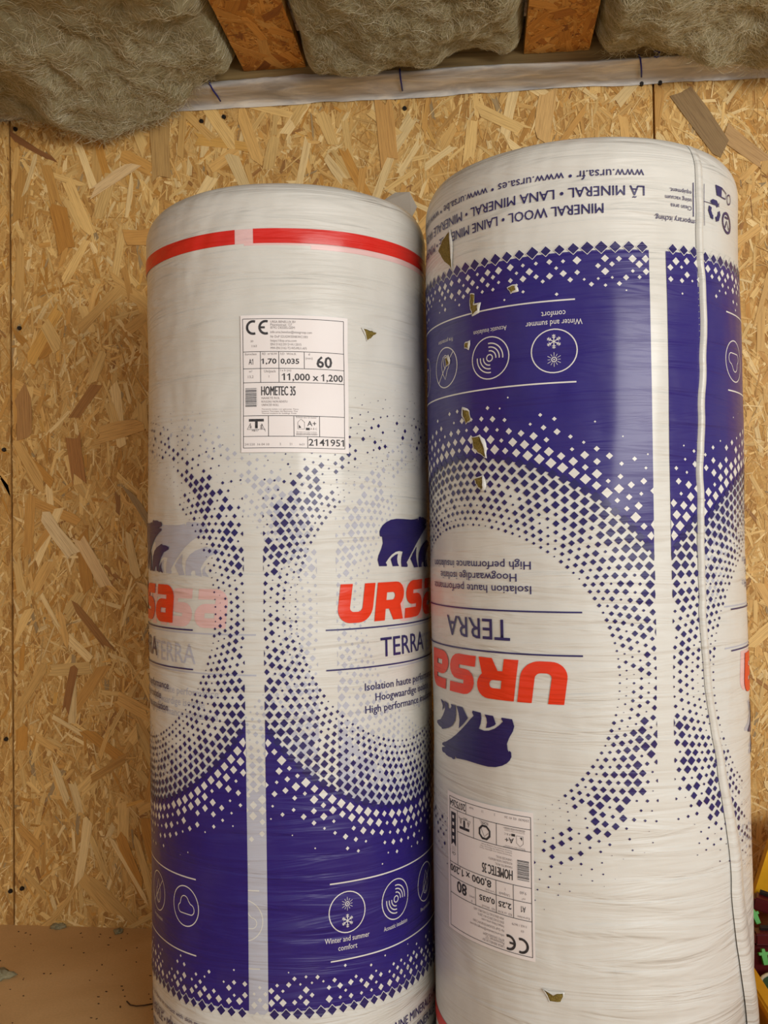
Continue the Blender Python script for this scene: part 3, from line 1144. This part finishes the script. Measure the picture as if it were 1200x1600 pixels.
# label -----------------------------------------------------------------------
def make_label(d):
    """drawn on a 1000 x 1290 grid, y down, as on the printed sheet"""
    sh = Sheet()
    sx = .140/1000
    H = 1290

    def X(x):
        return x*sx

    def Y(y):
        return (H-y)*sx*.975

    def line(x0, y0, x1, y1, w=5):
        if y0 == y1:
            sh.rect('label_ink', X(x0), Y(y0)-w*sx/2, X(x1), Y(y0)+w*sx/2)
        else:
            sh.rect('label_ink', X(x0)-w*sx/2, Y(y1), X(x0)+w*sx/2, Y(y0))

    def txt(s, x, y, cap, width=None, ink='label_ink', bold=.0, al='l'):
        sh.text(ink, s, X(x), Y(y), cap*sx, width*sx if width else None, al, bold)
    x0, x1, y0, y1 = 12, 968, 25, 1262
    for a in ((x0, y0, x1, y0), (x0, y1, x1, y1)):
        line(*a)
    for a in ((x0, y0, x0, y1), (x1, y0, x1, y1)):
        line(*a)
    # CE mark
    for cx in (112, 230):
        sh.circle('label_ink', X(cx), Y(108), 58*sx, 22*sx, radians(70), radians(290), 18)
    sh.rect('label_ink', X(180), Y(118), X(222), Y(98))
    small = d['small']
    ys = [66, 94, 122, 164, 208, 246, 282, 318]
    for (s, w), y in zip(small, ys):
        txt(s, 275, y, 22, w, 'faint_ink')
    txt(d['yr'], 85, 248, 18, 26, 'faint_ink')
    txt(d['nb'], 95 if len(d['nb']) < 6 else 60, 296, 20, None, 'faint_ink')
    line(x0, 340, x1, 340)
    line(x0, 502, x1, 502)
    line(x0, 636, x1, 636)
    for x in (178, 350, 585):
        line(x, 340, x, 502)
    for x in (178, 350):
        line(x, 502, x, 636)
    txt('Euroclass', 32, 372, 20, 110, 'faint_ink')
    txt('RD  m\u00b2.K/W', 195, 372, 20, 140, 'faint_ink')
    txt('\u03bbD  W/m.K', 362, 372, 20, 150, 'faint_ink')
    txt('d', 625, 372, 22, None, 'faint_ink')
    txt('(mm)', 598, 410, 20, 66, 'faint_ink')
    txt('A1', 66, 462, 52, 42, bold=.004)
    txt(d['rd'], 198, 456, 46, 130, bold=.02)
    txt('0,035', 366, 456, 46, 172, bold=.02)
    txt(d['d'], 700, 484, 100, 150, bold=.02)
    txt('m\u00b2', 70, 538, 20, None, 'faint_ink')
    txt(d['m2'], 58, 592, 24, None, 'faint_ink')
    txt('Un/pack', 212, 540, 24, 110, 'faint_ink')
    txt('1', 255, 590, 22, None, 'faint_ink')
    txt('l x b (m)', 362, 530, 20, 100, 'faint_ink')
    txt(d['dim'], 392 if len(d['dim']) > 13 else 400, 614, 62, 562, bold=.015)
    # barcode and product line
    rb = random.Random(4)
    y = 690
    while y < 868:
        h = rb.choice((3, 4, 6, 9))
        sh.rect('label_ink', X(32), Y(y+h), X(138), Y(y))
        y += h+rb.choice((3, 4, 5, 7))
    for q in range(13):
        txt('|', 146, 700+q*13, 8, None, 'faint_ink')
    txt('HOMETEC 35', 184, 760, 84, 316, bold=.016)
    for (s, w), y in zip((('NAAKTE ROL', 170), ('ROULEAU NON REVETU', 240), ('UNFACED ROLL', 160)), (796, 830, 862)):
        txt(s, 186, y, 20, w, 'faint_ink')
    for (s, w), y in zip((('Thermische isolatie voor gebouwen. Therm', 340), ('Isolation Thermique des Batiments. Ther', 335), ('Thermal insulation for buildings. Produ', 320)), (898, 918, 938)):
        txt(s, 186, y, 12, w, 'faint_ink')
    line(x0, 955, x1 if not d['strip'] else 830, 955)
    line(x0, 1152, x1, 1152)

    def atg(bx, by):
        sh.rect('label_ink', X(bx+45), Y(by+55), X(bx+185), Y(by+30))
        sh.rect('label_ink', X(bx+103), Y(by+120), X(bx+128), Y(by+45))
        for (a, b, c_, e) in ((30, 130, 200, 130), (30, 130, 60, 70), (200, 150, 165, 75), (60, 70, 60, 120), (165, 75, 165, 128)):
            sh.stroke('label_ink', [(X(bx+a), Y(by+b)), (X(bx+c_), Y(by+e))], 3*sx)
        txt('a', bx+50, by+118, 40, None, 'faint_ink')
        txt('g', bx+150, by+112, 40, None, 'faint_ink')
        txt('H617', bx+75, by+150, 20, 60)

    def aplus(bx, by):
        for a in ((bx, by-150, bx+210, by-150), (bx, by+20, bx+210, by+20)):
            line(*a, 2)
        hs = [(bx+20, by-30), (bx+20, by-95), (bx+50, by-125), (bx+82, by-95), (bx+82, by-30)]
        sh.stroke('label_ink', [(X(a), Y(b)) for a, b in hs], 3*sx, True)
        sh.poly('label_ink', [(X(bx+30), Y(by-38)), (X(bx+30), Y(by-70)), (X(bx+52), Y(by-42))])
        txt('A+', bx+108, by-60, 46, 84, bold=.006)
        sh.rect('label_ink', X(bx+95), Y(by-20), X(bx+130), Y(by-42))
        txt('A B C', bx+136, by-24, 18, 64, 'faint_ink')
        txt('Emissions dans l air interieur', bx+6, by-134, 12, 190, 'faint_ink')
        for q in range(3):
            txt('Information sur le niveau d emission', bx+6, by+2+q*13, 9, 190, 'faint_ink')

    def oct_logo(bx, by):
        sh.stroke('label_ink', [(X(bx+62*cos(radians(22.5+45*q))), Y(by-62*sin(radians(22.5+45*q)))) for q in range(8)], 20*sx, True)
        sh.stroke('label_ink', [(X(bx-40), Y(by)), (X(bx), Y(by-40)), (X(bx+40), Y(by+30))], 4*sx)
        txt('KOMO', bx-42, by+92, 20, 84)
    if not d['strip']:
        for x in (248, 482, 722):
            line(x, 955, x, 1152)
        atg(20, 955)
        aplus(498, 1110)
    else:
        for x in (340, 600, 830):
            line(x, 955, x, 1152)
        line(830, 636, 830, 955)
        aplus(60, 1110)
        oct_logo(470, 1040)
        txt('Certificaat', 425, 1142, 12, 100, 'faint_ink')
        atg(610, 965)
        # dark ribbon at the edge of the sheet
        sh.poly('label_ink', [(X(858), Y(1120)), (X(940), Y(1120)), (X(940), Y(800)), (X(899), Y(835)), (X(858), Y(800))])
        txt('c2c', 862, 740, 30, 70, 'label_ink')
        for q in range(3):
            txt('Certified', 862, 762+q*15, 10, 74, 'faint_ink')
        for q in range(4):
            sh.rect('paper', X(884), Y(1092-q*66), X(914), Y(1062-q*66))
    xb = 608 if not d['strip'] else 700
    line(xb, 1152, xb, y1)
    txt(d['date'], 24, 1238, 20, 230, 'faint_ink')
    txt('2', 350, 1236, 20, None, 'faint_ink')
    txt('21', 440 if not d['strip'] else 480, 1236, 20, None, 'faint_ink')
    txt(d['nx'], 530 if not d['strip'] else 600, 1236, 18, None, 'faint_ink')
    txt(d['no'], xb+8, 1238, 62, x1-xb-16, bold=.008)
    paper = Sheet()
    n = 12
    ws, hs_ = .143/n, .1795
    for i in range(n):
        a, b = -.0015+i*ws, -.0015+(i+1)*ws
        for j in range(8):
            c0, c1 = -.002+hs_*j/8, -.002+hs_*(j+1)/8
            paper.tris('paper', [(a, c0), (b, c0), (b, c1), (a, c1)], [(0, 1, 2), (0, 2, 3)])
    return paper, sh


SMALL = [('URSA BENELUX BV', 235), ('Pitantiestraat 127', 200), ('8792 DESSELGEM', 225), ('info.ursa.benelux@etexgroup.com', 385), ('Nr DoP 52UGW35NKWC1001', 345), ('https://dop.ursa.com', 240),
         ('EN13162:2012+A1:2015', 285), ('MW-EN13162-T2-WS-MU1-AF5', 335)]


def put_label(roll, d, fn, name_label):
    paper, sh = make_label(d)
    st = {}
    place(st, paper, fn)
    lab = roll.wrap('label', st['paper'], 'paper', .0018)
    lab['label'] = name_label
    st = {}
    place(st, sh, fn)
    for ink, l in st.items():
        o_ = roll.wrap({'label_ink': 'label_print', 'faint_ink': 'small_print', 'paper': 'ribbon_marks'}[ink], l, ink, .0022 if ink != 'paper' else .0025, lab, .02)
        o_['kind'] = 'stuff'


def tear(roll, s0, z0, pts, flap, seed, raised=.004):
    """hole torn in the film: wool showing, film curling up along one side"""
    r = random.Random(seed)
    P2 = [(s0+a, z0+b) for a, b in pts]
    n = len(P2)
    dense = []
    for i in range(n):
        a, b = P2[i], P2[(i+1) % n]
        for k in range(3):
            f = k/3
            dense.append((a[0]+(b[0]-a[0])*f+r.uniform(-1, 1)*.0008, a[1]+(b[1]-a[1])*f+r.uniform(-1, 1)*.0008))
    m = len(dense)
    c = (sum(p[0] for p in dense)/m, sum(p[1] for p in dense)/m)
    V = [roll.P(*c, .0022)]+[roll.P(*p, .0016) for p in dense]
    mid = [((p[0]+c[0])/2, (p[1]+c[1])/2) for p in dense]
    V += [roll.P(*p, .0020+r.uniform(0, .0016)) for p in mid]
    Fc = [(0, 1+m+i, 1+m+(i+1) % m) for i in range(m)]+[(1+m+i, 1+i, 1+(i+1) % m, 1+m+(i+1) % m) for i in range(m)]
    o = obj('tear', V, Fc, 'torn_wool', roll.root, True)
    o['label'] = 'hole torn in the film with wool showing'
    # curled rim
    V, Fc = [], []
    for i, p in enumerate(dense):
        dx, dz = p[0]-c[0], p[1]-c[1]
        l = hypot(dx, dz) or 1
        dx, dz = dx/l, dz/l
        side = max(0, dx*flap[0]+dz*flap[1])
        w = .0007+.0018*side+r.uniform(0, .0006)
        h = .0016+raised*.6*side*r.uniform(.6, 1.2)
        V.append(roll.P(p[0]+dx*w*1.3, p[1]+dz*w*1.3, .0014))
        V.append(roll.P(p[0]+dx*w*.5, p[1]+dz*w*.5, h))
        V.append(roll.P(p[0]-dx*w*.1, p[1]-dz*w*.1, h*.8))
    for i in range(m):
        j = (i+1) % m
        Fc += [(3*i, 3*j, 3*j+1, 3*i+1), (3*i+1, 3*j+1, 3*j+2, 3*i+2)]
    f = obj('torn_film', V, Fc, 'film', o, True)


# ------------------------------------------------------------------ left roll (print upright)
LRo = Roll(-.27966, 1.43487, .209, 1.222, 21,
           'white and blue wrapped insulation roll with red band around its upper end, print upright')
LRo.body()
store = {}
kL = .95
for e in (-.0624-PW*kL, -.0365):
    place(store, PANEL, lambda s, t, e=e: (e+s*kL, .140+t), lambda x, z: x > -.62)
gst = {}
for e in (-.0624-PW*kL+.095, -.0365+.095):
    place(gst, GPANEL, lambda s, t, e=e: (e+s*kL, .136+t), lambda x, z: x < .42)
store.update({k: v for k, v in gst.items()})
band = Sheet()
for a, b in ((-.62, -.0705), (-.0455, .62)):
    band.rect('bandred', a, 1.1345, b, 1.1535)
band.rect('pink', -.0705, 1.1345, -.0455, 1.1535)
band.rect('pink', -.058, 1.1318, .03, 1.1345)
band.rect('pink', .03, 1.127, .5, 1.1345)
# small print by the film's lower edge
hx = -.29
for q, s_ in enumerate(('Effect of fibres in contact with skin may', 'Rinse in cold water')):
    band.text('ink', s_, hx, .1075-.012*q, .0055, .16 if q == 0 else .07)
for a in (-.292, -.2, -.13):
    band.rect('ink', a, .05, a+.0012, .102)
place(store, band, lambda s, t: (s, t))
emit(LRo, store)
put_label(LRo, dict(small=SMALL, yr='20', nb='1163', rd='1,70', d='60', m2='13,2', dim='11,000 x 1,200', strip=False, date='241220  16 04 10', nx='6x21', no='2141951'),
          lambda s, t: (-.0625+s, .862+t-.012*(s-.07)), 'white product label with printed table')
tear(LRo, .1129, 1.0215, [(-.010, .006), (.004, .004), (.012, .003), (.005, -.003), (-.003, -.008)], (-.3, 1), 3, .005)
# loose end of film standing up behind the roll
c0 = LRo.c
fp = [(-.152, 1.50, 1.200), (-.146, 1.50, 1.274), (-.120, 1.505, 1.292), (-.097, 1.50, 1.290), (-.0853, 1.495, 1.264), (-.094, 1.49, 1.245), (-.100, 1.49, 1.200)]
V = [(x-c0[0], y-c0[1], z) for x, y, z in fp]+[(x-c0[0], y-c0[1]+.0006, z) for x, y, z in fp]
n = len(fp)
obj('film_flap', V, [list(range(n)), list(range(2*n-1, n-1, -1))]+[(i, n+i, n+(i+1) % n, (i+1) % n) for i in range(n)], 'clear', LRo.root)

# ------------------------------------------------------------------ right roll (print upside down)
RRo = Roll(.14923, 1.38474, .216, 1.238, 55,
           'upside-down white and blue wrapped insulation roll with torn holes and a lifted film seam')
RRo.body()
store = {}
kR = 1.05
SEAM = [(1.235, .156), (1.2168, .155), (1.12, .156), (1.01, .159), (.85, .153), (.696, .149), (.56, .158), (.435, .181), (.30, .203), (.126, .236), (.0, .25)]
sz = np.array([p[0] for p in SEAM][::-1])
sv = np.array([p[1] for p in SEAM][::-1])
seam = lambda z: np.interp(z, sz, sv)
place(store, PANEL, lambda s, t: (.0865-s*kR, 1.091-t))
q0 = .1095+PW*kR
place(store, PANEL, lambda s, t: (q0-s*kR, 1.091-t), lambda x, z: x < seam(z)+.002)
q1 = q0+.020
place(store, PANEL, lambda s, t: (q1-s*kR, 1.087-t), lambda x, z: x > seam(z)+.002 and z < 1.11)
gst = {}
place(gst, GPANEL, lambda s, t: (q0+.004-s*kR, 1.091-t), lambda x, z: x > seam(z)+.002)
store.update(gst)
ex = Sheet()   # margin print right of the stripe, read upside down
for q, s_ in enumerate(('Clean area', 'using vacuum', 'equipment.')):
    ex.text('ink', s_, 0, -.0095*q, .0052, None)
ex.text('ink', 'temporary itching.', -.012, .016, .0062, None)
ex.rect('ink', -.0035, -.030, -.0022, .012)
place(store, ex, lambda s, t: (.150-s, 1.150-t), lambda x, z: x < seam(z))
ex = Sheet()
# recycling triangle, oval mark, flag
for q in range(3):
    a = pi/2+2*pi*q/3
    pts = [(.0105*cos(a+o_)*k, .0105*sin(a+o_)*k) for o_, k in ((-.85, 1.0), (-.35, 1.1), (.35, 1.1), (.62, .95))]
    ex.stroke('ink', [(.195+x, 1.153+y) for x, y in pts], .0062)
ex.text('ink', 'PE-LD', .2065, 1.1655, -.0055, -.021, bold=.01)
ex.circle('ink', .2285, 1.1445, .0125, .0034)
ex.stroke('ink', [(.222, 1.137), (.2285, 1.147), (.235, 1.137)], .0024)
ex.rect('ink', .223, 1.150, .234, 1.1525)
ex.poly('ink', [(.196, 1.186), (.212, 1.186), (.212, 1.1735), (.200, 1.1735)])
ex.stroke('ink', [(.212, 1.1855), (.226, 1.181), (.224, 1.174), (.212, 1.1738)], .0014)
ex.circle('ink', .235, 1.176, .006, .0016, n=18)
ex.rect('ink', .172, 1.160, .198, 1.1607)
ex.rect('ink', .172, 1.130, .1727, 1.182)
place(store, ex, lambda s, t: (s, t))
bd = Sheet()
bd.rect('bandred', -.66, .0775, .66, .0967)
place(store, bd, lambda s, t: (s, t))
emit(RRo, store)
put_label(RRo, dict(small=SMALL, yr='03', nb='1163 / 0679', rd='2,25', d='80', m2='9,60', dim='8,000 x 1,200', strip=True, date='250630  02 41 26', nx='5x24', no='2075264'),
          lambda s, t: (-.0665-s*1.045, .4115-(.1745-(.1745-t))-.0025), 'upside-down white product label with a dark ribbon strip')
T_ = [(-.1945, 1.128, [(-.023, .004), (-.010, .016), (.010, .022), (.012, -.004), (.013, -.028), (-.004, -.014)], (1, .2), .005),
      (-.1400, 1.046, [(-.005, .012), (.002, .010), (.001, -.002), (.010, -.002), (.008, -.011), (-.001, -.016), (-.005, -.002)], (.8, -.5), .005),
      (-.0821, 1.0535, [(-.005, .003), (.004, .004), (.007, -.002), (-.001, -.004)], (1, -.3), .004),
      (-.1533, .9027, [(-.006, .009), (.004, .005), (.006, -.006), (-.002, -.009), (-.007, 0)], (-.6, .8), .004),
      (-.1330, .862, [(-.012, .012), (.002, .013), (.008, .002), (.011, -.014), (.002, -.010), (-.008, -.002)], (1, .3), .009),
      (-.1310, .816, [(-.010, .005), (.004, .008), (.006, -.004), (.002, -.010), (-.006, -.003)], (1, -.2), .008),
      (-.1525, .9934, [(-.004, .003), (.004, .003), (.002, -.004), (-.003, -.003)], (1, 0), .003),
      (-.1945, .979, [(-.004, .005), (.003, .006), (.005, -.003), (-.002, -.005)], (1, .5), .004),
      (-.0437, .1956, [(-.012, .006), (.0, .002), (.012, .005), (.009, -.006), (-.004, -.007)], (0, 1), .008)]
for k, (s0, z0, pts, fl_, rs) in enumerate(T_):
    tear(RRo, s0, z0, pts, fl_, 40+k, rs)
# lifted overlap of the film
zz = np.linspace(.004, 1.232, 260)
ww = np.linspace(0, 1, 12)
V, Fc = [], []
for z in zz:
    low = float(ss(.55, .12, z))
    width = .013+.040*low
    edge = float(seam(z))+.0028*float(vnoise(z*11, 0, 1, 4))+.0012*float(vnoise(z*34, 0, 1, 6))
    lift = .0046+.0018*float(vnoise(z*9, 5, 0, 8))+.004*low
    lift *= float(np.clip((1.236-z)/.03, .25, 1))
    for k, w in enumerate(ww):
        h = .0009+.0012*low*(1-w)+lift*float(np.sin(pi*w**.6))
        V.append(RRo.P(edge+w*width, z, h))
for j in range(len(zz)-1):
    for i in range(len(ww)-1):
        a = j*len(ww)+i
        Fc.append((a, a+1, a+len(ww)+1, a+len(ww)))
o = obj('film_seam', V, Fc, 'film', RRo.root, True)
o['label'] = 'wavy lifted edge of the overlapping film'

# ------------------------------------------------------------------ yellow tote and what lies in it
tx, ty = .60, 1.37
tote = empty('tool_tote', (tx, ty, 0))
tag(tote, 'open yellow plastic tool tote on the floor beside the tall roll', 'tote')
x0, x1, y0, y1 = .386, .80, 1.02, 1.70
loc = (-tx, -ty, 0)
obj_bm('base', box_bm(x0+.008, x1-.008, y0+.008, y1-.008, .002, .012), 'yellow', tote, loc=loc)
for xa, xb in ((x0, x0+.006), (x1-.006, x1)):
    obj_bm('side_wall', box_bm(xa, xb, y0, y1, .002, .094), 'yellow', tote, loc=loc)
for xa, xb in ((x0-.006, x0+.014), (x1-.014, x1+.006)):
    obj_bm('rim', box_bm(xa, xb, y0-.006, y1+.006, .088, .104), 'yellow', tote, loc=loc, bevel=.003)
for ya, yb in ((y0, y0+.008), (y1-.008, y1)):
    pr = [(x0, .002), (x1, .002), (x1, .10), (x1-.03, .115), (x1-.10, .265), (x0+.145, .36), (x0+.060, .115), (x0+.03, .10), (x0, .10)]
    pr[5], pr[6] = (x0+.113, .265), (x0+.068, .125)
    obj_bm('end_panel', prism_bm(pr, 1, ya, yb), 'yellow', tote, loc=loc)
obj_bm('panel_rib', prism_bm([(x0+.062, .118), (x0+.074, .112), (x0+.122, .262), (x0+.110, .266)], 1, y1-.022, y1-.007), 'yellow', tote, loc=loc)
obj_bm('handle', tube_bm([(.593, y0+.004, .24), (.593, y1-.004, .24)], .014, 14), 'yellow', tote, True, loc=loc)


def squeeze_tool(label, pts, clip_at, clip_dir, w):
    r = empty('bar_clamp', pts[0])
    tag(r, label, 'clamp', 'maroon clamps in the tote')
    o0 = Vector(pts[0])
    loc = tuple(-o0)
    obj_bm('bar', tube_bm([Vector(p)+Vector((.012, .004, .012)) for p in pts], .0045, 6), 'darkmetal', r, loc=loc)
    bm = bmesh.new()
    for a, b in zip(pts, pts[1:]):
        a, b = Vector(a), Vector(b)
        d = (b-a).normalized()
        u = d.cross(Vector((0, 0, 1))).normalized()*w
        v_ = d.cross(u).normalized()*w*.65
        q = [bm.verts.new(p+s1*u+s2*v_) for p in (a, b) for s1, s2 in ((-1, -1), (1, -1), (1, 1), (-1, 1))]
        for f in ((0, 1, 2, 3), (7, 6, 5, 4), (0, 4, 5, 1), (1, 5, 6, 2), (2, 6, 7, 3), (3, 7, 4, 0)):
            bm.faces.new([q[i] for i in f])
    obj_bm('grip', bm, 'maroon', r, loc=loc, bevel=.003)
    c = Vector(clip_at)
    d = Vector(clip_dir).normalized()*.68
    s_ = d.cross(Vector((0, -1, .5))).normalized()*.68
    nrm = s_.cross(d).normalized()
    out = [(-.016, -.005), (.004, -.006), (.004, -.011), (.010, -.011), (.010, -.004), (.017, -.003), (.017, .003), (.010, .004), (.010, .010), (.004, .010), (.004, .006), (-.016, .005)]
    bm = bmesh.new()
    A = [bm.verts.new(c+d*a+s_*b+nrm*.004) for a, b in out]
    B = [bm.verts.new(c+d*a+s_*b-nrm*.004) for a, b in out]
    bm.faces.new(A)
    bm.faces.new(B[::-1])
    for i in range(len(out)):
        bm.faces.new((A[i], B[i], B[(i+1) % len(out)], A[(i+1) % len(out)]))
    bmesh.ops.recalc_face_normals(bm, faces=bm.faces[:])
    o = obj_bm('release_button', bm, 'green', r, loc=loc)
    o['label'] = 'bright green release button'
    return r


case = empty('tool_case', (.53, 1.605, .012))
tag(case, 'flat maroon tool case lying in the yellow tote under the clamps', 'case')
cl_ = (-.53, -1.605, -.012)
obj_bm('shell', box_bm(.402, .66, 1.535, 1.690, .0122, .058), 'maroon', case, loc=cl_, bevel=.006)
obj_bm('lid', box_bm(.402, .66, 1.535, 1.690, .059, .105), 'maroon', case, loc=cl_, bevel=.006)
for x in (.45, .60):
    obj_bm('catch', box_bm(x, x+.03, 1.529, 1.536, .036, .066), 'darkmetal', case, loc=cl_, bevel=.002)
squeeze_tool('maroon bar clamp with green button propped against the tote end panel', [(.60, 1.600, .116), (.520, 1.630, .120), (.446, 1.652, .138)], (.4365, 1.607, .128), (-.30, .2, .8), .016)
squeeze_tool('maroon bar clamp with green button lying behind the green cup', [(.60, 1.562, .115), (.50, 1.562, .115), (.420, 1.562, .115)], (.427, 1.528, .098), (-.1, .3, .9), .014)
bm = bmesh.new()
cup = empty('plastic_cup', (.4475, 1.462, .0125))
tag(cup, 'dark green plastic cup with a chipped cream rim in the tote', 'cup')
pf = [(0, 0), (.026, 0), (.030, .004), (.044, .072), (.042, .072), (.028, .006), (0, .004)]
seg = 28
V, Fc = [], []
for (r_, z_) in pf:
    for k in range(seg):
        V.append((r_*cos(2*pi*k/seg), r_*sin(2*pi*k/seg), z_))
for j in range(len(pf)-1):
    for k in range(seg):
        Fc.append((j*seg+k, j*seg+(k+1) % seg, (j+1)*seg+(k+1) % seg, (j+1)*seg+k))
a = obj('cup_body', V, Fc, 'dgreen', cup, True)
V, Fc = [], []
for k in range(seg):
    for t in range(6):
        rr = .0435+.0030*cos(t*pi/3)
        V.append((rr*cos(2*pi*k/seg), rr*sin(2*pi*k/seg), .0725+.0026*sin(t*pi/3)))
for k in range(seg):
    for t in range(6):
        Fc.append((k*6+t, k*6+(t+1) % 6, ((k+1) % seg)*6+(t+1) % 6, ((k+1) % seg)*6+t))
obj('cup_rim', V, Fc, 'cream', cup, True)

# ------------------------------------------------------------------ bits on the floor
rng = random.Random(8)
for k, (x, y, s_, lab) in enumerate([(-.832, 1.588, .022, 'pale wool tuft lying out on the open floor'), (-.690, 1.782, .012, 'small wool tuft on the floor against the wall near the roll'), (-.815, 1.795, .011, 'flat wool scrap lodged in the floor and wall joint')]):
    bm = bmesh.new()
    bmesh.ops.create_icosphere(bm, subdivisions=3, radius=1)
    for v in bm.verts:
        n_ = float(fbm(v.co.x*2.2+k*5, v.co.y*2.2, v.co.z*2.2, 60, 3))
        f = 1+.45*n_
        v.co = Vector((v.co.x*f*s_*(.6 if k == 1 else 1.2), v.co.y*f*s_*.7, max(-.3, v.co.z*f)*s_*.55+s_*.16))
    o = obj_bm('wool_tuft', bm, 'wool', None, True, (x, y, 0))
    tag(o, lab, 'tuft', 'wool scraps on the floor')
V, Fc = [], []
for q in range(150):
    x, y = rng.uniform(-1.05, -.52), rng.uniform(1.1, 1.79)
    a, L, w = rng.uniform(0, pi), rng.uniform(.0006, .0022)*(1 if rng.random() < .88 else 2.5), rng.uniform(.0005, .0014)
    i = len(V)
    for zz_ in (.0001, .0009):
        for u, v_ in ((-L, -w), (L, -w*.5), (L*.8, w), (-L*.9, w)):
            V.append((x+u*cos(a)-v_*sin(a), y+u*sin(a)+v_*cos(a), zz_))
    Fc += [(i, i+3, i+2, i+1), (i+4, i+5, i+6, i+7)]+[(i+j, i+(j+1) % 4, i+4+(j+1) % 4, i+4+j) for j in range(4)]
o = obj('floor_crumbs', V, Fc, 'crumb')
tag(o, 'dark crumbs and splinters scattered on the brown floor', 'crumbs', kind='stuff')
sh_pts = [(-.575, 1.52, .0016), (-.565, 1.508, .002), (-.553, 1.503, .003), (-.542, 1.508, .002), (-.53, 1.515, .0016)]
o = obj_bm('wood_shaving', tube_bm(sh_pts, .0011, 6), 'crumb', None, True)
tag(o, 'thin curled dark shaving on the floor beside the roll', 'shaving')
